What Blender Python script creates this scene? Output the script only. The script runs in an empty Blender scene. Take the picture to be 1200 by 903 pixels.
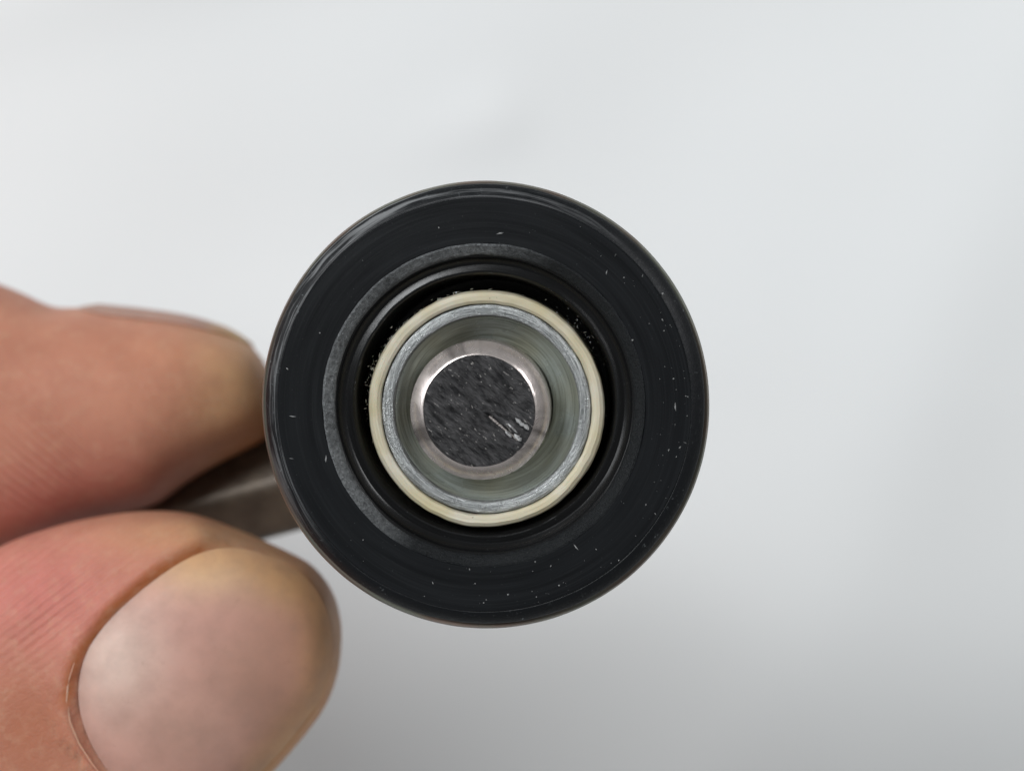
import bpy, bmesh, math, random
import numpy as np
from mathutils import Vector, Matrix, noise
random.seed(7)
rng = np.random.default_rng(7)
PI = math.pi
MM = 0.001
H = 140.0            # the face of the fitting floats this many mm above the table
D = 120.0            # camera distance from that face, mm
K = 0.05             # mm per photo pixel at the face plane
sc = bpy.context.scene
C = sc.collection

# ------------------------------------------------------------------ camera
cam_d = bpy.data.cameras.new('camera')
cam = bpy.data.objects.new('camera', cam_d); C.objects.link(cam)
cam.location = (0, 0, (H + D) * MM)
cam_d.sensor_width = 36; cam_d.lens = 36 * D / 60.0
cam_d.clip_start = 0.005; cam_d.clip_end = 20
cam_d.dof.use_dof = True
cam_d.dof.focus_distance = (D + 0.8) * MM
cam_d.dof.aperture_fstop = 22
sc.camera = cam
# ------------------------------------------------------------------ world, lamps, exposure
w = bpy.data.worlds.new('World'); sc.world = w; w.use_nodes = True
w.node_tree.nodes['Background'].inputs[0].default_value = (0.91, 0.93, 0.93, 1)
w.node_tree.nodes['Background'].inputs[1].default_value = 0.20
def lamp(name, loc, target, size, power, col, sy=None):
    ld = bpy.data.lights.new(name, 'AREA'); ld.energy = power; ld.color = col
    ld.shape = 'RECTANGLE'; ld.size = size; ld.size_y = sy or size
    o = bpy.data.objects.new(name, ld); C.objects.link(o)
    o.location = loc
    o.rotation_euler = (Vector(target) - Vector(loc)).to_track_quat('-Z', 'Y').to_euler()
    return o
lamp('ceiling_light', (-0.56, 0.50, 1.10), (0, 0.03, 0.02), 0.50, 10.4, (0.96, 0.985, 1.0), 0.40)
lamp('window_light', (-1.05, 0.30, 0.62), (0, 0, 0.12), 0.45, 3.6, (0.96, 0.98, 1.0), 0.6)
lamp('far_window_light', (0.82, 0.50, 0.98), (0, 0, 0.05), 0.40, 5.2, (0.98, 0.985, 1.0), 0.5)
sc.view_settings.view_transform = 'Standard'; sc.view_settings.look = 'None'
sc.view_settings.exposure = 0.0; sc.view_settings.gamma = 1.0
sc.view_settings.use_curve_mapping = False

# ------------------------------------------------------------------ helpers
def srgb(r, g, b):
    f = lambda c: (c / 255 / 12.92) if c / 255 <= 0.04045 else ((c / 255 + 0.055) / 1.055) ** 2.4
    return (f(r), f(g), f(b), 1)
class Mat:
    def __init__(s, name):
        s.m = bpy.data.materials.new(name); s.m.use_nodes = True
        s.nt = s.m.node_tree; s.b = s.nt.nodes['Principled BSDF']
        tc = s.nt.nodes.new('ShaderNodeTexCoord')
        mp = s.nt.nodes.new('ShaderNodeMapping'); mp.inputs['Scale'].default_value = (1000, 1000, 1000)
        s.nt.links.new(tc.outputs['Object'], mp.inputs['Vector']); s.co = mp.outputs['Vector']   # object space in mm
    def n(s, t, **kw):
        n = s.nt.nodes.new(t)
        for k, v in kw.items(): setattr(n, k, v)
        return n
    def link(s, a, b): s.nt.links.new(a, b)
    def set(s, **kw):
        for k, v in kw.items(): s.b.inputs[k.replace('_', ' ')].default_value = v
        return s
    def noise(s, scale, detail=4, rough=0.6, vec=None, stretch=None, rot=None, dist=0):
        n = s.n('ShaderNodeTexNoise'); n.inputs['Scale'].default_value = scale
        n.inputs['Detail'].default_value = detail; n.inputs['Roughness'].default_value = rough
        n.inputs['Distortion'].default_value = dist
        v = vec or s.co
        if stretch or rot:
            if rot:
                r = s.n('ShaderNodeMapping'); r.inputs['Rotation'].default_value = rot; s.link(v, r.inputs['Vector']); v = r.outputs['Vector']
            if stretch:
                r = s.n('ShaderNodeMapping'); r.inputs['Scale'].default_value = stretch; s.link(v, r.inputs['Vector']); v = r.outputs['Vector']
        s.link(v, n.inputs['Vector']); return n.outputs['Fac']
    def polar(s, ra=1.0, rr=1.0, cx=0, cy=0):
        """(angle, radius, z) so that streaks follow the turning marks"""
        sp = s.n('ShaderNodeSeparateXYZ'); s.link(s.co, sp.inputs[0])
        at = s.math('ARCTAN2', sp.outputs[1], sp.outputs[0])
        x2 = s.math('MULTIPLY', sp.outputs[0], sp.outputs[0]); y2 = s.math('MULTIPLY', sp.outputs[1], sp.outputs[1])
        r = s.math('SQRT', s.math('ADD', x2, y2))
        cs = s.math('MULTIPLY', s.math('COSINE', at), ra); sn = s.math('MULTIPLY', s.math('SINE', at), ra)
        cb = s.n('ShaderNodeCombineXYZ'); s.link(cs, cb.inputs[0]); s.link(sn, cb.inputs[1])
        rz = s.math('ADD', r, sp.outputs[2])
        s.link(s.math('MULTIPLY', rz, rr), cb.inputs[2]); return cb.outputs[0]
    def math(s, op, a, b=None, clamp=False):
        n = s.n('ShaderNodeMath', operation=op); n.use_clamp = clamp
        for i, v in enumerate((a, b)):
            if v is None: continue
            if isinstance(v, (int, float)): n.inputs[i].default_value = v
            else: s.link(v, n.inputs[i])
        return n.outputs[0]
    def ramp(s, fac, stops):
        r = s.n('ShaderNodeValToRGB'); e = r.color_ramp.elements
        while len(e) < len(stops): e.new(0.5)
        for el, (p, c) in zip(e, stops):
            el.position = p; el.color = c if isinstance(c, tuple) else (c, c, c, 1)
        s.link(fac, r.inputs[0]); return r.outputs[0]
    def mix(s, fac, a, b, mode='MIX'):
        m = s.n('ShaderNodeMix', data_type='RGBA', blend_type=mode)
        for i, v in ((0, fac), (6, a), (7, b)):
            if isinstance(v, (int, float, tuple)): m.inputs[i].default_value = v
            else: s.link(v, m.inputs[i])
        return m.outputs[2]
    def bump(s, h, dist, strength=1.0, prev=None):
        b = s.n('ShaderNodeBump'); b.inputs['Distance'].default_value = dist * MM; b.inputs['Strength'].default_value = strength
        s.link(h, b.inputs['Height'])
        if prev is not None: s.link(prev, b.inputs['Normal'])
        return b.outputs['Normal']
    def out(s, col=None, rough=None, normal=None, metal=None):
        if col is not None: s.link(col, s.b.inputs['Base Color'])
        if rough is not None: s.link(rough, s.b.inputs['Roughness'])
        if normal is not None: s.link(normal, s.b.inputs['Normal'])
        if metal is not None: s.link(metal, s.b.inputs['Metallic'])
        return s.m

def finish(name, verts, faces, mat, parent=None, sharp=35, smooth=True):
    me = bpy.data.meshes.new(name)
    me.from_pydata([(x * MM, y * MM, z * MM) for x, y, z in verts], [], faces)
    bm = bmesh.new(); bm.from_mesh(me); bmesh.ops.recalc_face_normals(bm, faces=bm.faces); bm.to_mesh(me); bm.free()
    if smooth:
        me.polygons.foreach_set('use_smooth', [True] * len(me.polygons))
        if sharp: me.set_sharp_from_angle(angle=math.radians(sharp))
    me.materials.append(mat)
    o = bpy.data.objects.new(name, me); C.objects.link(o)
    if parent: o.parent = parent
    return o
def lathe(name, prof, mat, parent, seg=220, cx=0, cy=0, closed=True, wob=0.0, sharp=28, seed=0.0):
    """prof: (radius, z) points; radius 0 makes a pole"""
    V = []; F = []; rings = []
    for i, (r, z) in enumerate(prof):
        if r <= 1e-6:
            rings.append([len(V)]); V.append((cx, cy, z)); continue
        ring = []
        for k in range(seg):
            a = 2 * PI * k / seg
            dr = wob * noise.noise(Vector((math.cos(a) * 2.3, math.sin(a) * 2.3, z * 0.7 + seed)))
            dr += wob * 0.5 * noise.noise(Vector((math.cos(a) * 9, math.sin(a) * 9, z + seed + 7)))
            ring.append(len(V)); V.append((cx + (r + dr) * math.cos(a), cy + (r + dr) * math.sin(a), z))
        rings.append(ring)
    pairs = list(zip(rings, rings[1:]))
    if closed: pairs.append((rings[-1], rings[0]))
    for A, B in pairs:
        if len(A) == 1 and len(B) == 1: continue
        for k in range(seg):
            k2 = (k + 1) % seg
            if len(A) == 1: F.append((A[0], B[k], B[k2]))
            elif len(B) == 1: F.append((A[k], B[0], A[k2]))
            else: F.append((A[k], B[k], B[k2], A[k2]))
    return finish(name, V, F, mat, parent, sharp)

# ------------------------------------------------------------------ materials
def m_black(name='black_anodised', wear=0.35, base=(0.0045, 0.0052, 0.0062, 1), rough=0.33, spec=0.22):
    m = Mat(name); m.set(Specular_IOR_Level=spec)
    streak = m.noise(1.0, 5, 0.65, vec=m.polar(1.6, 11.0))
    fine = m.noise(1.0, 3, 0.6, vec=m.polar(4.0, 30.0))
    blot = m.noise(1.0, 4, 0.5, vec=m.polar(1.2, 1.6))
    speck = m.noise(9.0, 2, 0.5)
    c = m.mix(m.ramp(blot, [(0.35, 0.0), (0.7, 1.0)]), base, tuple(v * 1.5 for v in base[:3]) + (1,))
    c = m.mix(m.math('MULTIPLY', m.ramp(streak, [(0.5, 0.0), (0.75, 1.0)]), wear), c, (0.026, 0.028, 0.030, 1))
    c = m.mix(m.math('MULTIPLY', m.ramp(speck, [(0.72, 0.0), (0.78, 1.0)]), 0.35), c, (0.16, 0.17, 0.17, 1))
    r = m.ramp(blot, [(0.3, rough - 0.04), (0.7, rough + 0.05)])
    nrm = m.bump(streak, 0.010, 0.6); nrm = m.bump(fine, 0.004, 0.6, nrm); nrm = m.bump(speck, 0.008, 0.4, nrm)
    return m.out(c, r, nrm)
M_face = m_black()
M_bore = m_black('black_bore_wall', 0.25, (0.004, 0.0041, 0.0044, 1), 0.24, 0.32)
def m_worn():
    m = Mat('worn_black_edge'); m.set(Metallic=0.55)
    a = m.noise(3.6, 6, 0.8); b = m.noise(7.0, 4, 0.75); big = m.noise(0.22, 2, 0.5)
    sp = m.n('ShaderNodeSeparateXYZ'); m.link(m.co, sp.inputs[0])
    side = m.math('SUBTRACT', m.math('MULTIPLY', sp.outputs[1], 0.5), sp.outputs[0])     # upper left: most rubbed, with its brighter light painted in too
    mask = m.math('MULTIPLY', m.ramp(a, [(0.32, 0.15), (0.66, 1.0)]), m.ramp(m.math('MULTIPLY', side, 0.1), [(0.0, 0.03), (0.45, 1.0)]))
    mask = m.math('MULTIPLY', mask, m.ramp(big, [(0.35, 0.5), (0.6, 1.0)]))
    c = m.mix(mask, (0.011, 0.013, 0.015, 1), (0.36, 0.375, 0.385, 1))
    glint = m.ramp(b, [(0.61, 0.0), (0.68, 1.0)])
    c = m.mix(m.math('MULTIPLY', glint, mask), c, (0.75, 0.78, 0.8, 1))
    nrm = m.bump(a, 0.22, 1.0); nrm = m.bump(b, 0.15, 1.0, nrm); m.set(Specular_IOR_Level=0.25)
    return m.out(c, m.ramp(b, [(0.3, 0.32), (0.7, 0.55)]), nrm, m.math('MULTIPLY', mask, 0.6))
M_worn = m_worn()
def m_outer_chamfer():
    m = Mat('scuffed_black_rim'); m.set(Specular_IOR_Level=0.25)
    streak = m.noise(1.0, 4, 0.7, vec=m.polar(1.3, 24.0)); a = m.noise(2.8, 5, 0.75); big = m.noise(0.16, 2, 0.5)
    mask = m.math('MULTIPLY', m.ramp(a, [(0.62, 0.0), (0.70, 1.0)]), m.ramp(big, [(0.42, 0.05), (0.6, 0.9)]))
    sp = m.n('ShaderNodeSeparateXYZ'); m.link(m.co, sp.inputs[0])
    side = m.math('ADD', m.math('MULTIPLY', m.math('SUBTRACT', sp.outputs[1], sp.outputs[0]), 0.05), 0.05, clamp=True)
    c = m.mix(m.math('MULTIPLY', m.ramp(streak, [(0.5, 0.0), (0.64, 1.0)]), side), (0.006, 0.007, 0.0085, 1), (0.20, 0.205, 0.21, 1))  # thin upper-left highlights painted into the colour as circular streaks
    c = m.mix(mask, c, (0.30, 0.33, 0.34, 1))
    nrm = m.bump(streak, 0.012, 0.7); nrm = m.bump(a, 0.04, 0.7, nrm)
    return m.out(c, m.ramp(a, [(0.3, 0.34), (0.7, 0.5)]), nrm)
M_rim = m_outer_chamfer()
def m_bronze():
    m = Mat('bronze_brown_side'); m.set(Metallic=0.6, Roughness=0.42)
    s = m.noise(1.0, 4, 0.6, vec=m.polar(1.2, 8.0)); b = m.noise(0.2, 2, 0.5)
    c = m.mix(m.ramp(b, [(0.4, 0.0), (0.6, 1.0)]), (0.22, 0.165, 0.135, 1), (0.20, 0.205, 0.17, 1))
    c = m.mix(m.ramp(s, [(0.4, 0.0), (0.7, 0.5)]), c, (0.07, 0.06, 0.05, 1))
    return m.out(c, None, m.bump(s, 0.01, 0.5))
M_bronze = m_bronze()
def m_arm():
    m = Mat('brown_side_arm'); m.set(Metallic=0.35, Roughness=0.45)
    s = m.noise(0.5, 4, 0.6); c = m.mix(m.ramp(s, [(0.35, 0.0), (0.7, 1.0)]), (0.10, 0.078, 0.060, 1), (0.17, 0.135, 0.10, 1))
    return m.out(c, None, m.bump(s, 0.03, 0.5))
M_arm = m_arm()
def m_cream():
    m = Mat('cream_plastic'); m.set(Roughness=0.42, Subsurface_Weight=0.12, Subsurface_Scale=0.0006)
    a = m.noise(0.35, 3, 0.5); s = m.noise(1.0, 5, 0.6, vec=m.polar(2.5, 5.0)); d = m.noise(5, 3, 0.6)
    c = m.mix(m.ramp(a, [(0.35, 0.0), (0.65, 1.0)]), srgb(200, 194, 176), srgb(190, 180, 146))
    c = m.mix(m.ramp(s, [(0.45, 0.0), (0.8, 0.6)]), c, srgb(164, 155, 130))
    c = m.mix(m.math('MULTIPLY', m.ramp(s, [(0.2, 1.0), (0.42, 0.0)]), 0.6), c, srgb(214, 206, 186))
    c = m.mix(m.ramp(d, [(0.68, 0.0), (0.75, 0.7)]), c, srgb(90, 80, 60))
    return m.out(c, None, m.bump(s, 0.05, 0.7))
M_cream = m_cream()
def m_zinc(name='grey_zinc', lo=(0.14, 0.15, 0.152, 1), hi=(0.58, 0.60, 0.60, 1), rough=0.36, metal=0.75):
    m = Mat(name); m.set(Metallic=metal)
    s = m.noise(1.0, 6, 0.7, vec=m.polar(3.5, 14.0)); g = m.noise(7.0, 3, 0.65); b = m.noise(0.3, 3, 0.5)
    c = m.mix(m.ramp(s, [(0.35, 0.0), (0.65, 1.0)]), lo, hi)
    c = m.mix(m.ramp(b, [(0.4, 0.0), (0.7, 0.5)]), c, lo)
    gl = m.ramp(g, [(0.66, 0.0), (0.72, 1.0)]); c = m.mix(gl, c, (0.85, 0.88, 0.9, 1))
    nrm = m.bump(s, 0.09, 0.9); nrm = m.bump(g, 0.05, 0.8, nrm)
    return m.out(c, m.ramp(g, [(0.3, rough), (0.75, rough - 0.12)]), nrm)
M_zinc = m_zinc()
def m_bowl():
    m = Mat('greenish_plated_bore'); m.set(Metallic=0.6)
    s = m.noise(1.0, 5, 0.6, vec=m.polar(1.2, 5.0)); b = m.noise(0.35, 3, 0.5); g = m.noise(5.0, 3, 0.6)
    c = m.mix(m.ramp(b, [(0.35, 0.0), (0.65, 1.0)]), (0.62, 0.69, 0.66, 1), (0.56, 0.58, 0.48, 1))
    c = m.mix(m.ramp(s, [(0.42, 0.0), (0.66, 0.75)]), c, (0.20, 0.21, 0.16, 1))
    c = m.mix(m.ramp(g, [(0.72, 0.0), (0.77, 0.8)]), c, (0.7, 0.73, 0.7, 1))
    return m.out(c, m.ramp(b, [(0.3, 0.24), (0.7, 0.38)]), m.bump(s, 0.03, 0.6))
M_bowl = m_bowl()
def m_pin():
    m = Mat('polished_steel'); m.set(Metallic=0.8)
    s = m.noise(1.0, 5, 0.6, vec=m.polar(1.5, 10.0)); a = m.noise(1.3, 4, 0.7)
    c = m.mix(m.ramp(a, [(0.4, 0.0), (0.75, 0.6)]), (0.74, 0.67, 0.64, 1), (0.55, 0.48, 0.46, 1))
    dark_refl = m.noise(1.0, 4, 0.65, vec=m.polar(1.0, 0.9)); c = m.mix(m.ramp(dark_refl, [(0.54, 0.0), (0.66, 0.75)]), c, (0.13, 0.115, 0.11, 1))  # dark reflections on the bevel, painted into the steel colour
    return m.out(c, m.ramp(s, [(0.3, 0.17), (0.7, 0.34)]), m.bump(s, 0.02, 0.8))
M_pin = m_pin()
def m_pinface():
    m = Mat('scarred_steel_dark_refl'); m.set(Metallic=0.7)
    R = (0, 0, math.radians(42))
    a = m.noise(1.0, 7, 0.72, rot=R, stretch=(0.9, 3.0, 1), dist=0.2); b = m.noise(1.0, 5, 0.7, rot=R, stretch=(2.5, 5.0, 1)); g = m.noise(1.0, 3, 0.6, rot=R, stretch=(3.0, 6.0, 1))
    c = m.mix(m.ramp(a, [(0.38, 0.0), (0.68, 1.0)]), (0.012, 0.012, 0.013, 1), (0.085, 0.083, 0.085, 1))  # the end face's dark reflection is put into its base colour
    c = m.mix(m.ramp(g, [(0.64, 0.0), (0.74, 0.8)]), c, (0.46, 0.44, 0.42, 1))
    nrm = m.bump(a, 0.16, 0.9); nrm = m.bump(b, 0.08, 0.8, nrm)
    return m.out(c, m.ramp(b, [(0.3, 0.38), (0.7, 0.55)]), nrm)
M_pinface = m_pinface()
def m_torn():
    m = Mat('torn_bright_steel'); m.set(Metallic=0.6, Roughness=0.42); n = m.noise(6, 4, .7)
    return m.out(m.mix(m.ramp(n, [(0.35, 0.0), (0.65, 1.0)]), (0.22, 0.22, 0.225, 1), (0.8, 0.8, 0.8, 1)), None, m.bump(n, 0.05, 0.8))
M_torn = m_torn()
def m_glint():
    m = Mat('bright_swarf'); m.set(Metallic=1.0, Roughness=0.25)
    return m.out(m.mix(m.noise(3), (0.55, 0.57, 0.62, 1), (0.85, 0.87, 0.9, 1)))
M_glint = m_glint()
def m_dust():
    m = Mat('pale_dust'); m.set(Roughness=0.7)
    return m.out(m.mix(m.noise(3), (0.10, 0.105, 0.11, 1), (0.42, 0.42, 0.41, 1)))
M_dust = m_dust()
def m_paper():
    m = Mat('white_paper'); m.set(Roughness=0.75, Specular_IOR_Level=0.2)
    a = m.noise(0.012, 4, 0.5); c = m.mix(a, (0.76, 0.785, 0.795, 1), (0.80, 0.805, 0.80, 1))
    return m.out(c, None, m.bump(m.noise(0.8, 4, 0.6), 0.05, 0.5))
M_paper = m_paper()

# ------------------------------------------------------------------ the white sheet on the table
def paper():
    N = 420; L = 900.0
    V = []; F = []
    for j in range(N + 1):
        for i in range(N + 1):
            x = (i / N - 0.5) * L; y = (j / N - 0.5) * L
            z = 3.2 * noise.noise(Vector((x * 0.010, y * 0.013, 2.0))) + 1.0 * noise.noise(Vector((x * 0.03, y * 0.035, 9.0)))
            # long soft folds running up to the right
            for (px, py, ang, wd, h) in ((-25, 62, 18, 7, 1.1), (60, 20, 68, 10, 0.8), (-50, -60, 30, 12, 1.2)):
                a = math.radians(ang); d = -(x - px) * math.sin(a) + (y - py) * math.cos(a)
                t = (x - px) * math.cos(a) + (y - py) * math.sin(a)
                z += h * math.exp(-(d / wd) ** 2) * math.exp(-(t / 70) ** 2)
            q = (-(y + 33) + 4 * math.sin(x * 0.05 + 0.6) - 12 * math.exp(-((x - 43) / 13) ** 2)) / 7.0           # roll-away slope added towards the bottom to shade the sheet there
            z -= 0.22 * 7.0 * (math.log1p(math.exp(min(q, 30))) if q < 30 else q) * (1 if q < 14 else 14 / q)
            d = -(x + 5) * 0.30 + (y - 33) * 0.954; t = (x + 5) * 0.954 + (y - 33) * 0.30
            z += 0.8 * math.exp(-(d / 4) ** 2) / (1 + math.exp((t - 6) / 0.8)) / (1 + math.exp(-(t + 4) / 4))
            V.append((x, y, z))
    for j in range(N):
        for i in range(N):
            a = j * (N + 1) + i; F.append((a, a + 1, a + N + 2, a + N + 1))
    o = finish('table_surface', V, F, M_paper, sharp=None); o['kind'] = 'structure'
    return o
paper()

# ------------------------------------------------------------------ the fitting
root = bpy.data.objects.new('metal_fitting', None); C.objects.link(root)
root.empty_display_size = 0.005
root['label'] = 'round black metal fitting with cream sleeve, grey tube and steel pin'
root['category'] = 'metal fitting'
root.location = ((566.5 - 600) * K * MM, (451.5 - 475.2) * K * MM, H * MM)
root.rotation_euler = (math.radians(3.0), math.radians(-2.6), 0)   # deeper parts drift right and down

def arc(r0, z0, r1, z1, bulge, n=6):
    """points from (r0,z0) to (r1,z1) bowed sideways by bulge"""
    dx, dz = r1 - r0, z1 - z0; L = math.hypot(dx, dz); nx, nz = -dz / L, dx / L
    return [(r0 + dx * t + nx * bulge * math.sin(PI * t), z0 + dz * t + nz * bulge * math.sin(PI * t)) for t in [i / n for i in range(n + 1)]]
# body: one turned ring; side and back hidden behind the flange
lathe('housing', [(12.12, -0.02), (11.4, 0.0), (9.52, 0.0), (9.47, -0.06), (9.46, -9.0), (12.3, -9.0), (12.7, -6), (12.75, -1.0)], M_face, root, seg=260, wob=0.02)
lathe('bore_wall', [(8.86, -0.50), (8.72, -0.62), (8.66, -0.85), (8.52, -1.02), (8.36, -1.20), (8.27, -1.25), (8.18, -1.235), (7.98, -1.16), (7.90, -1.135), (7.82, -1.15), (7.74, -1.26), (7.66, -1.8), (7.5, -3.4), (7.35, -7.5), (6.2, -7.6), (6.2, -8.9), (9.40, -8.9), (9.40, -0.56)], M_bore, root, seg=260, wob=0.03, seed=3)
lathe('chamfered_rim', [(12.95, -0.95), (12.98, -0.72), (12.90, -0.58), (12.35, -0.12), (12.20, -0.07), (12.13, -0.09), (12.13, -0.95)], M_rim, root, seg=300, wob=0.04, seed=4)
lathe('bore_chamfer', [(9.50, -0.005), (9.38, 0.02), (8.98, -0.24), (8.86, -0.36), (8.80, -0.55), (9.45, -0.55)], M_worn, root, seg=400, wob=0.09, seed=9)
lathe('side_band', [(12.75, -1.25), (13.16, -1.15), (13.27, -1.35), (13.29, -2.2), (13.05, -7.5), (12.6, -8.5), (12.75, -6.0)], M_bronze, root, seg=220, cy=-0.09, wob=0.02, seed=2)
lathe('barrel', [(0, -9.02), (10.2, -9.02), (10.4, -9.3), (10.4, -31.5), (9.9, -32), (0, -32)], M_bronze, root, seg=96, closed=False)
lathe('cream_sleeve', [(6.24, -1.35), (6.30, -1.12), (6.46, -1.0), (6.72, -0.98), (6.92, -1.14), (7.0, -1.4), (7.02, -1.9), (7.02, -7.4), (6.24, -7.4)], M_cream, root, seg=260, cx=0.07, cy=-0.30, wob=0.07, seed=1)
lathe('grey_tube', [(5.50, -1.40), (5.56, -1.28), (5.70, -1.22), (6.02, -1.22), (6.18, -1.30), (6.20, -1.55), (6.20, -7.4), (5.48, -7.4), (5.48, -2.0)], M_zinc, root, seg=260, cx=0.10, cy=-0.28, wob=0.035, seed=6)
lathe('plated_bore', [(5.47, -1.75)] + arc(5.44, -1.85, 3.9, -4.2, 0.40, 12) + [(3.6, -5.8), (0, -5.8), (0, -6.4), (5.4, -6.4)], M_bowl, root, seg=200, cx=0.10, cy=-0.28, closed=False)
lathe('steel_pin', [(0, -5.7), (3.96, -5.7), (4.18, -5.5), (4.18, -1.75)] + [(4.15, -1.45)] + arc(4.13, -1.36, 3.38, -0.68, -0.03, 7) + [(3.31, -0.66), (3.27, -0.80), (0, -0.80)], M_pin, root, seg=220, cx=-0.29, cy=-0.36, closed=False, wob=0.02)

# scarred end face of the pin: real pits, with a gouge and three torn notches at the lower right
def pin_face():
    R = 3.31; cx, cy = -0.29, -0.36; V = []; F = []
    nr, na = 34, 150
    gd = math.radians(-40); g0 = Vector((0.35, -0.05)); 
    def z_at(x, y):
        u = x * math.cos(-gd) - y * math.sin(-gd); v = x * math.sin(-gd) + y * math.cos(-gd)
        z = 0.05 * noise.noise(Vector((u * 1.1, v * 3.4, 3))) + 0.03 * noise.noise(Vector((u * 3, v * 8, 8)))
        p = Vector((x, y)) - g0; t = p.x * math.cos(gd) + p.y * math.sin(gd); d = -p.x * math.sin(gd) + p.y * math.cos(gd)
        if 0 < t < 2.6: z -= 0.20 * math.exp(-((d + 0.05) / 0.09) ** 2) * min(1, t / 0.5) - 0.05 * math.exp(-((d - 0.15) / 0.10) ** 2)
        for k in range(4):
            if t > 1.1: z += 0.10 * math.exp(-((d - 0.28 - 0.26 * k) / 0.09) ** 2) * math.exp(-((t - 2.0) / 0.5) ** 2)
        return z
    V.append((cx, cy, -0.68))
    for i in range(1, nr + 1):
        r = R * (i / nr)
        for k in range(na):
            a = 2 * PI * k / na
            rr = r * (1 + (0.012 * noise.noise(Vector((math.cos(a) * 4, math.sin(a) * 4, 5)))) * (i / nr))
            x, y = rr * math.cos(a), rr * math.sin(a)
            V.append((cx + x, cy + y, -0.68 + z_at(x, y) * min(1, (nr - i) / 3.0) - (0.03 if i == nr else 0)))
    for k in range(na): F.append((0, 1 + k, 1 + (k + 1) % na))
    for i in range(nr - 1):
        for k in range(na):
            a = 1 + i * na + k; b = 1 + i * na + (k + 1) % na
            F.append((a, a + na, b + na, b))
    base = len(V)      # a skirt gives the face thickness
    for k in range(na):
        x, y, z = V[1 + (nr - 1) * na + k]; V.append((x, y, -0.9))
    for k in range(na): F.append((1 + (nr - 1) * na + k, base + k, base + (k + 1) % na, 1 + (nr - 1) * na + (k + 1) % na))
    pin = [o for o in root.children if o.name == 'steel_pin'][0]
    # four torn ridges of bright metal beside the gouge
    B = []; G = []
    for (px, py, L, Wd) in ((611, 494, .34, .16), (603, 501, .40, .10), (618, 499, .28, .17), (609, 512, .30, .17), (598, 508, .26, .13)):
        m = Matrix.Translation(((px - 566.5) * K * 1.006 - 0.16, (475.2 - py) * K * 1.006 - 0.06, -0.57)) @ Matrix.Rotation(gd - 0.1, 4, 'Z')
        b = len(B); n = 7
        for i in range(n):
            t = i / (n - 1) * 2 - 1; e = (1 - t * t) ** .5 * .8 + .2
            for (v, h) in ((-1, -.12), (-.5, .03), (.3, .06), (1, -.12)):
                B.append(tuple(m @ Vector((t * L, v * Wd * e * random.uniform(.6, 1.2), h * e + random.uniform(-.015, .015)))))
        for i in range(n - 1):
            for k in range(3): a = b + i * 4 + k; G.append((a, a + 1, a + 5, a + 4))
            G.append((b + i * 4, b + i * 4 + 4, b + i * 4 + 7, b + i * 4 + 3))
    finish('torn_ridge', B, G, M_torn, pin, sharp=30)
    return finish('pin_face', V, F, M_pinface, pin, sharp=50)
pin_face()

# swarf caught between sleeve and bore, dust on the flange
def bits(name, items, mat):
    V = []; F = []
    for (x, y, z, L, Wd, Hh, ang, tilt) in items:
        m = Matrix.Translation((x, y, z)) @ Matrix.Rotation(ang, 4, 'Z') @ Matrix.Rotation(tilt, 4, 'Y')
        b = len(V)
        for dx, dy, dz in ((-1, -.5, -.5), (.2, -1, -.3), (1, .1, -.2), (-.2, 1, -.5), (-.6, 0, .8), (.4, .2, 1)):
            p = m @ Vector((dx * L * random.uniform(.7, 1.2), dy * Wd * random.uniform(.6, 1.3), dz * Hh)); V.append(tuple(p))
        for f in ((0, 1, 4), (1, 5, 4), (1, 2, 5), (2, 3, 5), (3, 4, 5), (3, 0, 4), (0, 3, 2, 1)): F.append(tuple(b + i for i in f))
    o = finish(name, V, F, mat, root, sharp=None, smooth=False); o['kind'] = 'stuff'; return o
it = []
for _ in range(210):
    pick = random.random()
    if pick < .55: a = random.gauss(158, 13); r = 7.04 + abs(random.gauss(0, 0.16))
    elif pick < .80: a = random.gauss(38, 9); r = random.uniform(7.06, 7.75)
    elif pick < .93: a = random.gauss(115, 18); r = 7.04 + abs(random.gauss(0, 0.10))
    else: a = random.uniform(0, 360); r = 7.05 + abs(random.gauss(0, 0.08))
    a = math.radians(a); s = random.choice((.015, .02, .03, .05, .07))
    it.append((0.08 + r * math.cos(a), -0.30 + r * math.sin(a), -1.25 - random.random() * 0.6, s * random.uniform(1.2, 2.6), s * .6, s * .5, random.gauss(0.9, .6), random.uniform(-.9, .9)))
bits('metal_swarf', it, M_glint)
it = []
for _ in range(95):
    if random.random() < .62: a = random.gauss(-5, 38); r = random.choice([random.uniform(10.4, 12.0), random.uniform(11.2, 12.0)])
    elif random.random() < .4: a = random.gauss(-80, 25); r = random.choice([random.uniform(9.5, 9.9), random.uniform(11.2, 12.0)])
    else: a = random.uniform(0, 360); r = random.uniform(9.6, 12)
    a = math.radians(a); s = random.choice([.010, .014, .018, .022, .03, .05])
    it.append((r * math.cos(a), r * math.sin(a), 0.01, s * random.choice((1, 1.4, 2, 5)), s * .8, s * .5, random.uniform(0, PI), 0))
for (px, py, s) in ((595, 696, .07), (556, 683, .05), (424, 632, .06), (627, 657, .06), (741, 397, .07), (776, 343, .10), (624, 668, .05), (725, 655, .06), (655, 685, .07), (680, 265, .04)):
    it.append(((px - 566.5) * K, (473.5 - py) * K, 0.02, s, s * .8, s * .6, 0.7, 0))
bits('dust_specks', it, M_dust)

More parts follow.
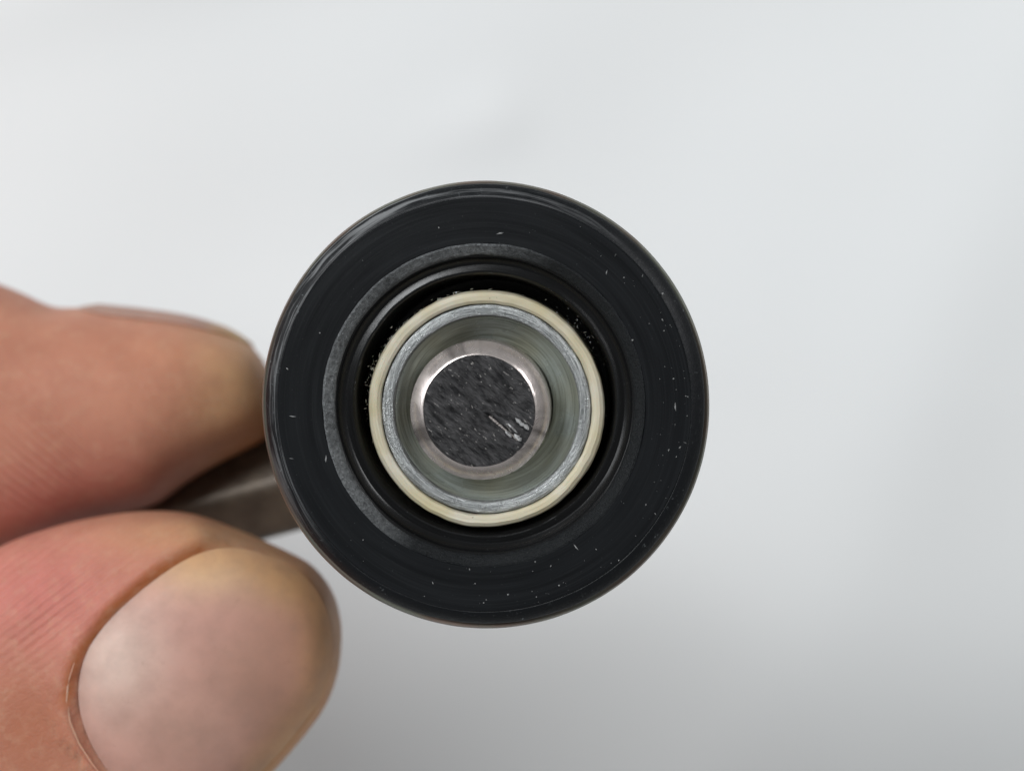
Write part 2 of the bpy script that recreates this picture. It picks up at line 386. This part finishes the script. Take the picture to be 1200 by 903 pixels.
# arm leaving the side of the barrel, held between the fingertips
def side_arm():
    V = []; F = []; n = 6; R = 4.25
    stations = (0, 9, 11, 30, 55, 70, 71)
    ca = math.radians(195)
    ax = Vector((math.cos(ca), math.sin(ca), 0)); up = Vector((0, 0, 1)); sd = ax.cross(up)
    p0 = Vector((-0.2, -2.65, -25.0))
    prof = []
    for k in range(n):               # rounded hexagon with one edge towards the camera
        a0 = 2 * PI * k / n
        for da in (-0.16, -0.08, 0, 0.08, 0.16):
            rr = R * (math.cos(PI / n) / math.cos(PI / n - abs(da)) if True else 1)
            rr = min(rr, R * 0.955) if abs(da) < .1 else rr
            prof.append((rr * math.cos(a0 + da), rr * math.sin(a0 + da)))
    for si, t in enumerate(stations):
        sc_ = 0.9 if si == len(stations) - 1 else 1.0
        for (pz, pw) in prof:
            V.append(tuple(p0 + ax * t + up * pz * sc_ + sd * pw * sc_))
    m = len(prof)
    for s in range(len(stations) - 1):
        for k in range(m):
            k2 = (k + 1) % m; F.append((s * m + k, s * m + k2, (s + 1) * m + k2, (s + 1) * m + k))
    F.append(tuple(range(m))); F.append(tuple((len(stations) - 1) * m + k for k in range(m)))
    return finish('side_arm', V, F, M_arm, root, sharp=40)
side_arm()

# ------------------------------------------------------------------ the hand (mm, relative to the face plane)
def at(px, py, z):
    f = K * (D - z) / D
    return ((px - 600) * f, (451.5 - py) * f, z)
def cub(xs, ys):
    """monotone-ish cubic (pchip) interpolator"""
    xs = np.array(xs, float); ys = np.array(ys, float); h = np.diff(xs); d = np.diff(ys) / h
    m = np.zeros_like(ys); m[0] = d[0]; m[-1] = d[-1]
    for i in range(1, len(xs) - 1):
        m[i] = 0 if d[i - 1] * d[i] <= 0 else (h[i - 1] + h[i]) * 3 / ((2 * h[i] + h[i - 1]) / d[i - 1] + (h[i] + 2 * h[i - 1]) / d[i])
    def f(x):
        x = np.clip(x, xs[0], xs[-1]); i = np.clip(np.searchsorted(xs, x) - 1, 0, len(h) - 1); t = (x - xs[i]) / h[i]
        return (ys[i] * (1 + 2 * t) * (1 - t) ** 2 + m[i] * h[i] * t * (1 - t) ** 2 + ys[i + 1] * t * t * (3 - 2 * t) + m[i + 1] * h[i] * t * t * (t - 1))
    return f
def sgnpow(v, e): return np.sign(v) * np.abs(v) ** e
# index finger: contours in photo pixels
ZI = -22.5
i_top = cub([-420, -300, -180, -60, 0, 40, 75, 110, 170, 220, 260, 285, 299, 308, 318, 328], [250, 262, 290, 313, 333, 348, 358, 361, 367, 375, 387, 399, 411, 424, 444, 478])
i_bot = cub([-420, -300, -180, -60, 0, 60, 115, 180, 222, 262, 290, 308, 320, 328], [560, 620, 655, 664, 653, 627, 607, 592, 563, 540, 526, 516, 502, 478])
i_hz = cub([-420, -300, -100, 60, 200, 285, 313, 328], [8.0, 8.6, 8.4, 7.9, 7.4, 6.0, 4.2, 0.3])
def ring_index(x, th, off=0.0):
    yt, yb = i_top(x), i_bot(x); f = K * (D - ZI) / D
    hy = max((yb - yt) / 2, 0.5) * f; yc = (451.5 - (yt + yb) / 2) * f; e = 2 / 2.25
    hz = i_hz(x)
    return np.stack([np.full_like(th, (x - 600) * f), yc + (hy + off) * sgnpow(np.sin(th), e), ZI + (hz + off) * sgnpow(np.cos(th), e)], -1)
# thumb: contours in a frame turned to its axis
ZT = -13.8; TA = math.radians(38); TO = (200, 780)
t_top = cub([-420, -330, -240, -150, -71, -10, 45, 96, 125, 154, 180, 195, 201, 203.5], [205, 222, 236, 240, 233, 214, 188, 155, 128, 83, 35, 5, -10, -27])
t_bot = cub([-420, -330, -240, -150, -71, 19, 63, 111, 147.5, 170, 185, 197, 202, 203.5], [-165, -180, -186, -184, -179, -171, -163, -150, -128, -105, -85, -59, -42, -27])
t_hz = cub([-420, -330, -150, 0, 100, 160, 190, 199, 203.5], [8.5, 8.8, 8.2, 7.4, 6.8, 5.9, 4.3, 2.6, 0.3])
def thumb_xy(u, v):
    px = TO[0] + u * math.cos(TA) - v * math.sin(TA); py = TO[1] - u * math.sin(TA) - v * math.cos(TA)
    f = K * (D - ZT) / D
    return (px - 600) * f, (451.5 - py) * f
def ring_thumb(u, th, off=0.0):
    vt, vb = t_top(u), t_bot(u); f = K * (D - ZT) / D; hv = max((vt - vb) / 2, 0.5); e = 2 / 2.6
    v = (vt + vb) / 2 + (hv + off / f) * sgnpow(np.sin(th), e)
    x, y = thumb_xy(u, v)
    return np.stack([x, y, ZT + (t_hz(u) + off) * sgnpow(np.cos(th), e)], -1)
def thumb_surf_z(u, v):
    vt, vb = t_top(u), t_bot(u); hv = np.maximum((vt - vb) / 2, 0.5); q = np.clip(np.abs((v - (vt + vb) / 2) / hv), 0, 0.985)
    return ZT + t_hz(u) * (1 - q ** 2.6) ** (1 / 2.6)
HV = []; HF = []
def add_loft(rings):
    b = len(HV); n = len(rings[0])
    for r in rings: HV.extend(map(tuple, r))
    for s in range(len(rings) - 1):
        for k in range(n):
            k2 = (k + 1) % n; HF.append((b + s * n + k, b + s * n + k2, b + (s + 1) * n + k2, b + (s + 1) * n + k))
    HF.append(tuple(b + k for k in range(n))[::-1]); HF.append(tuple(b + (len(rings) - 1) * n + k for k in range(n)))
th = np.linspace(0, 2 * PI, 72, endpoint=False)
def stations(x0, x1, n): t = np.linspace(0, 1, n); return x0 + (x1 - x0) * np.sin(t * PI / 2) ** 1.0
add_loft([ring_index(x, th) for x in np.concatenate([np.linspace(-420, 150, 50), 150 + 178 * np.sin(np.linspace(0.02, 1, 50) * PI / 2)])])
add_loft([ring_thumb(u, th) for u in np.concatenate([np.linspace(-420, 40, 40), 40 + 163.5 * np.sin(np.linspace(0.02, 1, 50) * PI / 2)])])
def tube(pts, radii, n=28, flat=1.0, sub=6):
    P = [Vector(p) for p in pts]; rings = []
    Q = []; R = []
    for i in range(len(P) - 1):
        a = P[max(i - 1, 0)]; b = P[i]; c = P[i + 1]; d = P[min(i + 2, len(P) - 1)]
        for k in range(sub):
            t = k / sub
            Q.append(0.5 * ((2 * b) + (c - a) * t + (2 * a - 5 * b + 4 * c - d) * t * t + (3 * b - a - 3 * c + d) * t ** 3)); R.append(radii[i] * (1 - t) + radii[i + 1] * t)
    Q.append(P[-1]); R.append(radii[-1])
    # rounded ends
    d0 = (Q[0] - Q[1]).normalized(); d1 = (Q[-1] - Q[-2]).normalized()
    head = [(Q[0] + d0 * R[0] * math.sin(a), R[0] * math.cos(a)) for a in (1.45, 1.1, 0.7, 0.35)]
    tail = [(Q[-1] + d1 * R[-1] * math.sin(a), R[-1] * math.cos(a)) for a in (0.35, 0.7, 1.1, 1.45)]
    allp = head + list(zip(Q, R)) + tail
    for i, (q, r) in enumerate(allp):
        d = (allp[min(i + 1, len(allp) - 1)][0] - allp[max(i - 1, 0)][0]).normalized()
        s = d.cross(Vector((0, 0, 1))); s = s.normalized() if s.length > .05 else Vector((0, 1, 0)); u = s.cross(d).normalized()
        rings.append([tuple(q + s * r * math.cos(2 * PI * k / n) + u * r * flat * math.sin(2 * PI * k / n)) for k in range(n)])
    add_loft(rings)
ix = Vector(at(-330, 430, ZI)); tx = Vector((*thumb_xy(-330, 20), ZT))
K2 = Vector((-118, 6, -30)); K3 = Vector((-121, 0, -50)); K4 = Vector((-119, -7, -69)); K5 = Vector((-114, -14, -86))
WR = Vector((-172, -66, -62))
tube([ix, ix + Vector((-16, 9, 0)), (-84, 22, -24), K2], [8.7, 8.9, 9.3, 11])                       # index, rising to its knuckle
tube([(-62, -22, -44), (-54, -8, -43), (-58, 8, -43), (-84, 20, -44), K3], [7.6, 8.2, 8.7, 9.6, 11])   # middle finger, curled
tube([(-68, -24, -60), (-59, -12, -61), (-62, 3, -61), (-86, 13, -62), K4], [7.3, 7.8, 8.3, 9.2, 10.5])
tube([(-76, -26, -75), (-68, -17, -77), (-70, -4, -77), (-88, 5, -79), K5], [6.3, 6.8, 7.2, 8.2, 9.8])
tube([tx, tx + Vector((-12, -9, -3)), (-88, -62, -30), (-118, -66, -42), (-150, -64, -55)], [9.8, 10.2, 11.2, 15, 16])   # thumb base
for k in (K2, K3, K4, K5):
    tube([k, k.lerp(WR, .5) + Vector((2, -3, 0)), WR], [11, 13.5, 15])
tube([(-105, -30, -55), (-125, -40, -60), WR], [13, 18, 19])
tube([K2, (-108, -22, -33), (-112, -54, -36)], [9, 9, 11])                                   # web towards the thumb
tube([WR + Vector((12, 4, 0)), WR, WR + Vector((-60, -30, -8)), WR + Vector((-170, -85, -12))], [20, 21, 26, 34], flat=1.0)

me = bpy.data.meshes.new('hand'); me.from_pydata([tuple(v) for v in HV], [], HF)
hand = bpy.data.objects.new('hand', me); C.objects.link(hand)
rm = hand.modifiers.new('r', 'REMESH'); rm.mode = 'VOXEL'; rm.voxel_size = 0.45; rm.adaptivity = 0
sm = hand.modifiers.new('s', 'SMOOTH'); sm.factor = 0.5; sm.iterations = 3
dg = bpy.context.evaluated_depsgraph_get()
me2 = bpy.data.meshes.new_from_object(hand.evaluated_get(dg)); hand.modifiers.clear(); hand.data = me2; bpy.data.meshes.remove(me)
me2.name = 'hand'
nv = len(me2.vertices); co = np.empty(nv * 3, np.float32); me2.vertices.foreach_get('co', co); co = co.reshape(-1, 3).astype(float)
nr = np.empty(nv * 3, np.float32); me2.vertices.foreach_get('normal', nr); nr = nr.reshape(-1, 3).astype(float)
# edge-based smoothing where fingers join the palm, out of the frame
ed = np.empty(len(me2.edges) * 2, np.int32); me2.edges.foreach_get('vertices', ed); ed = ed.reshape(-1, 2)
wgt = np.clip((-46 - co[:, 0]) / 12, 0, 1)[:, None]
cnt = np.bincount(ed.ravel(), minlength=nv)[:, None].astype(float)
for _ in range(26):
    s = np.zeros_like(co)
    for ax in range(3):
        s[:, ax] = np.bincount(ed[:, 0], co[ed[:, 1], ax], nv) + np.bincount(ed[:, 1], co[ed[:, 0], ax], nv)
    co += wgt * 0.6 * (s / cnt - co)
QX = co[:, 0] / (K * (D - co[:, 2]) / D) + 600; QY = 451.5 - co[:, 1] / (K * (D - co[:, 2]) / D)
wgt = (np.clip((190 - QX) / 30, 0, 1) * np.exp(-(((QY - (644 - QX * 0.26)) / 26) ** 2)) * np.clip((-14.5 - co[:, 2]) / 1.5, 0, 1))[:, None]
for _ in range(3):
    s = np.zeros_like(co)
    for ax in range(3):
        s[:, ax] = np.bincount(ed[:, 0], co[ed[:, 1], ax], nv) + np.bincount(ed[:, 1], co[ed[:, 0], ax], nv)
    co += wgt * 0.6 * (s / cnt - co)
# photo-plane coordinates of every vertex, for placing nail folds and skin tones on the two digits
PX = co[:, 0] / (K * (D - co[:, 2]) / D) + 600; PY = 451.5 - co[:, 1] / (K * (D - co[:, 2]) / D)
TU = (PX - TO[0]) * math.cos(TA) - (PY - TO[1]) * math.sin(TA); TV = -(PX - TO[0]) * math.sin(TA) - (PY - TO[1]) * math.cos(TA)
def seg_dist(P, poly, closed=True):
    best = np.full(len(P), 1e9); n = len(poly)
    for i in range(n if closed else n - 1):
        a = np.array(poly[i], float); b = np.array(poly[(i + 1) % n], float); ab = b - a
        t = np.clip(((P - a) @ ab) / (ab @ ab), 0, 1); best = np.minimum(best, np.hypot(*(P - (a + t[:, None] * ab)).T))
    return best
def inside(P, poly):
    c = np.zeros(len(P), bool); n = len(poly)
    for i in range(n):
        (x1, y1), (x2, y2) = poly[i], poly[(i + 1) % n]
        hit = ((y1 > P[:, 1]) != (y2 > P[:, 1])) & (P[:, 0] < (x2 - x1) * (P[:, 1] - y1) / (y2 - y1 + 1e-9) + x1); c ^= hit
    return c
NAIL = [(96, 770), (116, 738), (150, 703), (190, 672), (222, 652), (254, 642), (286, 642), (322, 655), (358, 675), (380, 705), (390, 745), (386, 790), (372, 828), (344, 868), (312, 904), (285, 935), (240, 955), (200, 955), (155, 935), (122, 902), (98, 860), (88, 815)]
def chaikin(p, n=2):
    for _ in range(n):
        q = []
        for i in range(len(p)):
            a = np.array(p[i], float); b = np.array(p[(i + 1) % len(p)], float); q += [a * .75 + b * .25, a * .25 + b * .75]
        p = [tuple(v) for v in q]
    return p
NAILS = chaikin(NAIL)
P2 = np.stack([PX, PY], 1)
on_thumb = (co[:, 2] > ZT) & (TU > -150) & (TV < np.array([t_top(u) for u in np.clip(TU, -420, 203)]) + 6)
idx = np.where(on_thumb)[0]
dN = seg_dist(P2[idx], NAILS); inn = inside(P2[idx], NAILS); sd = np.where(inn, -dN, dN)
FOLD = [(100, 905), (82, 850), (76, 800), (92, 764), (130, 712), (180, 668), (228, 643)]
fold = seg_dist(P2[idx], FOLD, False)
disp = np.zeros(len(idx))
disp -= 0.6 * np.clip(-sd / 7, 0, 1)                                    # bed under the plate
foldw = np.exp(-(fold / 26) ** 2)
disp += 0.55 * foldw * np.clip(sd / 12 + 0.2, 0, 1)
disp -= 0.36 * np.exp(-((sd - 1.5) / 4.5) ** 2) * np.clip(np.exp(-(fold / 18) ** 2) * 1.4, 0, 1)
co[idx] += nr[idx] * disp[:, None]
# index: shallow dip behind the nail fold, faint joint creases
di = 0.25 * np.exp(-((PX - 60) / 26) ** 2 - ((PY - 352) / 22) ** 2)
co[:, 1] -= di * (co[:, 2] > ZI - 9) * (PY < 420)
for k, v in enumerate(co): pass
me2.vertices.foreach_set('co', (co * MM).astype(np.float32).ravel())
me2.polygons.foreach_set('use_smooth', [True] * len(me2.polygons))
# skin tone: patches of pink, tan and callus yellow
base = np.array(srgb(190, 136, 112)[:3]); col = np.tile(base, (nv, 1)); 
isI = (co[:, 2] < ZT - 0.0) | (PY < i_bot(np.clip(PX, -420, 328)) - 4)
isT = ~((PY < np.array(i_bot(np.clip(PX, -420, 328)))) & (TV > t_top(np.clip(TU, -420, 203))))
def blob(px, py, rx, ry, rgb, s, who=None, ang=0.0):
    a = math.radians(ang); dx = PX - px; dy = PY - py; u = dx * math.cos(a) - dy * math.sin(a); v = dx * math.sin(a) + dy * math.cos(a)
    wv = s * np.exp(-(u / rx) ** 2 - (v / ry) ** 2)
    if who is not None: wv = wv * who
    col[:] = col * (1 - wv[:, None]) + np.array(srgb(*rgb)[:3]) * wv[:, None]
top = (~isT).astype(float); bot = isT.astype(float)
blob(60, 590, 130, 70, (192, 118, 108), .75, top)        # pink lower left of the index
blob(20, 470, 120, 90, (188, 128, 104), .6, top)
blob(275, 450, 60, 80, (220, 180, 134), .85, top)        # tan tip
blob(290, 515, 50, 26, (188, 120, 64), .7, top, 35)      # orange where it turns under
blob(180, 440, 70, 60, (202, 142, 112), .5, top)
blob(40, 700, 120, 90, (208, 128, 120), .8, bot)         # pink flank of the thumb
blob(30, 850, 70, 90, (168, 104, 76), .7, bot)           # browner below the cuticle
blob(215, 625, 90, 26, (206, 156, 116), .7, bot)
edge_d = seg_dist(P2, [(236, 640), (282, 634), (322, 652), (358, 675), (380, 705), (390, 745), (386, 790), (372, 828), (344, 868), (312, 904)], False)
wv = (0.85 * np.exp(-(edge_d / 24) ** 2) * isT)[:, None]; col[:] = col * (1 - wv) + np.array(srgb(212, 166, 122)[:3]) * wv
foldall = seg_dist(P2, [(78, 820), (90, 772), (130, 716), (180, 674), (236, 645)], False)
wv = (0.85 * np.exp(-(foldall / 6) ** 2) * isT)[:, None]; col[:] = col * (1 - wv) + np.array(srgb(184, 108, 48)[:3]) * wv
ca = me2.color_attributes.new('tone', 'FLOAT_COLOR', 'POINT')
ca.data.foreach_set('color', np.concatenate([col * (0.97, 0.95, 0.96), np.ones((nv, 1))], 1).astype(np.float32).ravel())
# where friction ridges show: flank of the thumb and lower left of the index
rd = np.exp(-((PX - 90) / 130) ** 2 - ((PY - 700) / 70) ** 2) * isT - 0.8 * np.exp(-((PX - 40) / 60) ** 2 - ((PY - 540) / 60) ** 2) * ~isT
rd *= np.clip((foldall - 8) / 20, 0, 1)
ra = me2.attributes.new('ridges', 'FLOAT', 'POINT'); ra.data.foreach_set('value', rd.astype(np.float32))

def m_skin():
    m = Mat('skin'); m.set(Subsurface_Weight=0.35, Subsurface_Scale=0.0016, Specular_IOR_Level=0.2)
    m.b.inputs['Subsurface Radius'].default_value = (1.0, 0.36, 0.2)
    at_ = m.n('ShaderNodeAttribute', attribute_name='tone'); rg = m.n('ShaderNodeAttribute', attribute_name='ridges')
    a = m.noise(0.35, 5, 0.6); f = m.noise(3.0, 4, 0.6); v = m.noise(1.1, 3, 0.6)
    c = m.mix(m.ramp(a, [(0.35, 0.0), (0.7, 0.35)]), at_.outputs['Color'], srgb(150, 92, 74))
    c = m.mix(m.ramp(v, [(0.5, 0.0), (0.8, 0.4)]), c, srgb(196, 156, 128))
    wv_ = m.n('ShaderNodeTexWave', wave_type='BANDS', bands_direction='Y'); wv_.inputs['Scale'].default_value = 0.62
    wv_.inputs['Distortion'].default_value = 2.2; wv_.inputs['Detail'].default_value = 2; wv_.inputs['Detail Scale'].default_value = 0.5
    r = m.n('ShaderNodeMapping'); r.inputs['Rotation'].default_value = (0, 0, math.radians(-38)); m.link(m.co, r.inputs['Vector']); m.link(r.outputs['Vector'], wv_.inputs['Vector'])
    w2 = m.n('ShaderNodeTexWave', wave_type='BANDS', bands_direction='Y'); w2.inputs['Scale'].default_value = 0.55
    w2.inputs['Distortion'].default_value = 3.0; w2.inputs['Detail'].default_value = 2; w2.inputs['Detail Scale'].default_value = 0.25
    r2 = m.n('ShaderNodeMapping'); r2.inputs['Rotation'].default_value = (0, 0, math.radians(42)); m.link(m.co, r2.inputs['Vector']); m.link(r2.outputs['Vector'], w2.inputs['Vector'])
    h = m.math('ADD', m.math('MULTIPLY', wv_.outputs['Fac'], m.math('MAXIMUM', rg.outputs['Fac'], 0.0)), m.math('MULTIPLY', w2.outputs['Fac'], m.math('MAXIMUM', m.math('MULTIPLY', rg.outputs['Fac'], -1.0), 0.0)))
    vo = m.n('ShaderNodeTexVoronoi', feature='DISTANCE_TO_EDGE'); vo.inputs['Scale'].default_value = 2.4; m.link(m.co, vo.inputs['Vector'])
    nrm = m.bump(m.ramp(vo.outputs['Distance'], [(0.0, 0.0), (0.16, 1.0)]), 0.014, 0.7); nrm = m.bump(h, 0.085, 1.0, nrm); nrm = m.bump(f, 0.06, 0.6, nrm); nrm = m.bump(a, 0.25, 0.4, nrm)
    return m.out(c, m.ramp(f, [(0.3, 0.48), (0.7, 0.62)]), nrm)
M_skin = m_skin()
me2.materials.clear(); me2.materials.append(M_skin)
hand.location = (0, 0, H * MM)
hand['label'] = "person's bare hand, thumb and index finger pinching the arm of the black fitting"
hand['category'] = 'hand'

# nails
def m_nail(name, cols):
    m = Mat(name); m.set(Subsurface_Weight=0.25, Subsurface_Scale=0.0012, Specular_IOR_Level=0.3)
    m.b.inputs['Subsurface Radius'].default_value = (1.0, 0.45, 0.3)
    at_ = m.n('ShaderNodeAttribute', attribute_name='tone')
    a = m.noise(0.45, 4, 0.6); l = m.noise(1.0, 3, 0.6, rot=(0, 0, -TA), stretch=(0.12, 2.2, 1)); d = m.noise(1.2, 5, 0.7)
    c = m.mix(m.ramp(a, [(0.4, 0.0), (0.75, 0.35)]), at_.outputs['Color'], srgb(140, 112, 100))
    c = m.mix(m.ramp(d, [(0.6, 0.0), (0.75, 0.16)]), c, srgb(120, 84, 66))
    return m.out(c, m.ramp(d, [(0.3, 0.46), (0.7, 0.6)]), m.bump(l, 0.02, 0.6))
M_nail = m_nail('fingernail', None)
def patch(name, grid, thick, mat, colf, parent, closed=False):
    """grid[i][j] of points; extruded down its own normals by thick"""
    n, k = len(grid), len(grid[0]); P = np.array(grid, float)
    du = np.gradient(P, axis=0); dv = np.gradient(P, axis=1); N = np.cross(du, dv); N /= np.linalg.norm(N, axis=2, keepdims=True) + 1e-9
    if N[..., 2].mean() < 0: N = -N
    V = [tuple(p) for p in P.reshape(-1, 3)] + [tuple(p) for p in (P - N * thick).reshape(-1, 3)]; F = []; o_ = n * k
    for i in range(n - 1):
        for j in range(k - 1):
            a = i * k + j; F.append((a, a + 1, a + k + 1, a + k)); F.append((o_ + a, o_ + a + k, o_ + a + k + 1, o_ + a + 1))
    bd = [j for j in range(k)] + [i * k + k - 1 for i in range(1, n)] + [(n - 1) * k + j for j in range(k - 2, -1, -1)] + [i * k for i in range(n - 2, 0, -1)]
    if closed: bd = [(n - 1) * k + j for j in range(k)]; N[:, 0] = N[:, -1]; V = [tuple(p) for p in P.reshape(-1, 3)] + [tuple(p) for p in (P - N * thick).reshape(-1, 3)]
    for q in range(len(bd) - (1 if closed else 0)): a, b = bd[q], bd[(q + 1) % len(bd)]; F.append((a, o_ + a, o_ + b, b))
    ob = finish(name, V, F, mat, parent, sharp=60)
    bm = bmesh.new(); bm.from_mesh(ob.data); bmesh.ops.remove_doubles(bm, verts=bm.verts, dist=1.5e-5); bmesh.ops.recalc_face_normals(bm, faces=bm.faces); bm.to_mesh(ob.data); bm.free(); V = [tuple(v.co * 1000) for v in ob.data.vertices]
    c = ob.data.color_attributes.new('tone', 'FLOAT_COLOR', 'POINT'); A = []
    for (x, y, z) in V:
        f = K * (D - z) / D; r = colf(x / f + 600, 451.5 - y / f); A += [r[0] * .93, r[1] * .90, r[2] * .90, 1]
    c.data.foreach_set('color', A); return ob
EDGE = [(236, 640), (282, 634), (322, 652), (358, 675), (380, 705), (390, 745), (386, 790), (372, 828), (344, 868), (312, 904)]
def thumb_nail():
    cen = np.array([235.0, 795.0]); R = 26; B = len(NAILS); grid = []
    for i in range(R + 1):
        t = i / R; row = []
        for j in range(B + 1):
            p = cen + (np.array(NAILS[j % B]) - cen) * (t if t > 0 else 0.004)
            u = (p[0] - TO[0]) * math.cos(TA) - (p[1] - TO[1]) * math.sin(TA); v = -(p[0] - TO[0]) * math.sin(TA) - (p[1] - TO[1]) * math.cos(TA)
            z = float(thumb_surf_z(u, v)); x, y = thumb_xy(u, v)
            # keep the nail over its photo position although it lies nearer than the thumb's mid depth
            f = (D - z) / (D - ZT)
            fd = float(seg_dist(np.array([[p[0], p[1]]]), FOLD, False)[0]); lift = 0.30 * (1 - math.exp(-(fd / 45) ** 2)) - 0.12 * max(0, t - .85) / .15 + 0.10 * min(1.0, (1 - t) * 6)
            row.append((x * f, y * f, z - 0.28 + lift))
        grid.append(row)
    def colf(px, py):
        c = np.array(srgb(200, 154, 140)[:3])
        for (bx, by, rx, ry, rgb, s) in ((135, 770, 60, 70, (226, 204, 190), .75), (250, 660, 75, 34, (222, 190, 148), .9), (335, 670, 40, 30, (214, 178, 134), .8), (290, 770, 60, 60, (172, 136, 116), .5), (384, 740, 34, 90, (222, 166, 120), .95), (340, 860, 40, 50, (190, 146, 120), .8), (345, 680, 40, 30, (220, 178, 130), .8), (300, 810, 40, 36, (150, 116, 98), .5), (230, 860, 80, 60, (186, 152, 134), .5), (330, 740, 40, 50, (176, 132, 108), .5)):
            wv = s * math.exp(-((px - bx) / rx) ** 2 - ((py - by) / ry) ** 2); c = c * (1 - wv) + np.array(srgb(*rgb)[:3]) * wv
        # towards the free edge the plate takes the tan of the fingertip
        e = float(seg_dist(np.array([[px, py]]), EDGE, False)[0]); wv = 0.9 * math.exp(-(e / (26 + 16 * max(0.0, min(1.0, (740 - py) / 80)))) ** 2)
        return c * (1 - wv) + np.array(srgb(212, 166, 122)[:3]) * wv
    return patch('fingernail', grid, 0.35, M_nail, colf, hand, True)
o = thumb_nail(); o['label'] = 'broad greyish pink thumbnail facing the camera'
def index_nail():
    grid = []
    for i in range(33):
        s = i / 32; x = 92 + 196 * s; row = []
        hw = math.radians(40) * (1 - 0.5 * max(0, (abs(s - 0.5) * 2)) ** 5)
        for j in range(17):
            a = math.radians(106) + hw * (j / 8 - 1)
            p = ring_index(x, np.array([a]), 0.04 - 0.18 * (abs(j / 8 - 1) ** 4) - 0.3 * max(0, 1 - s * 8) - 0.16 * max(0, s * 8 - 7))[0]; row.append(tuple(p))
        grid.append(row)
    def colf(px, py):
        t = min(1, max(0, (px - 235) / 40)); return np.array(srgb(178, 142, 126)[:3]) * (1 - t) + np.array(srgb(200, 166, 116)[:3]) * t
    return patch('fingernail', grid, 0.3, M_nail, colf, hand)
o = index_nail(); o['label'] = 'index fingernail seen edge-on along the top of the finger'
# pale rim of cuticle
def cuticle():
    m = Mat('cuticle_skin'); m.set(Roughness=0.5, Subsurface_Weight=0.3, Subsurface_Scale=0.0008)
    mat = m.out(m.mix(m.noise(1.5), srgb(206, 158, 134), srgb(180, 126, 104)))
    pts = [(87, 776), (80, 798), (78, 820), (82, 845), (92, 870), (107, 893), (124, 915), (150, 940)]
    V = []; F = []; n = 8; L = []
    for i in range(len(pts) - 1):
        for k in range(6):
            t = k / 6; L.append((pts[i][0] * (1 - t) + pts[i + 1][0] * t, pts[i][1] * (1 - t) + pts[i + 1][1] * t))
    for i, p in enumerate(L):
        u = (p[0] - TO[0]) * math.cos(TA) - (p[1] - TO[1]) * math.sin(TA); v = -(p[0] - TO[0]) * math.sin(TA) - (p[1] - TO[1]) * math.cos(TA)
        z = float(thumb_surf_z(u, v)) + 0.26; x, y = thumb_xy(u, v); f = (D - z) / (D - ZT); c = Vector((x * f, y * f, z))
        q = L[min(i + 1, len(L) - 1)]; o_ = L[max(i - 1, 0)]; d = Vector((q[0] - o_[0], o_[1] - q[1], 0)).normalized(); s = Vector((-d.y, d.x, 0))
        r = 0.055 * math.sin(PI * (i + 1) / (len(L) + 1)) ** .5 * (1 + 0.4 * noise.noise(Vector((i * .4, 0, 0))))
        for k in range(n): a = 2 * PI * k / n; V.append(tuple(c + s * r * math.cos(a) * 1.3 + Vector((0, 0, 1)) * r * math.sin(a)))
    for i in range(len(L) - 1):
        for k in range(n): k2 = (k + 1) % n; F.append((i * n + k, i * n + k2, (i + 1) * n + k2, (i + 1) * n + k))
    F.append(tuple(range(n))); F.append(tuple((len(L) - 1) * n + k for k in range(n)))
    return finish('cuticle', V, F, mat, hand)
cuticle()
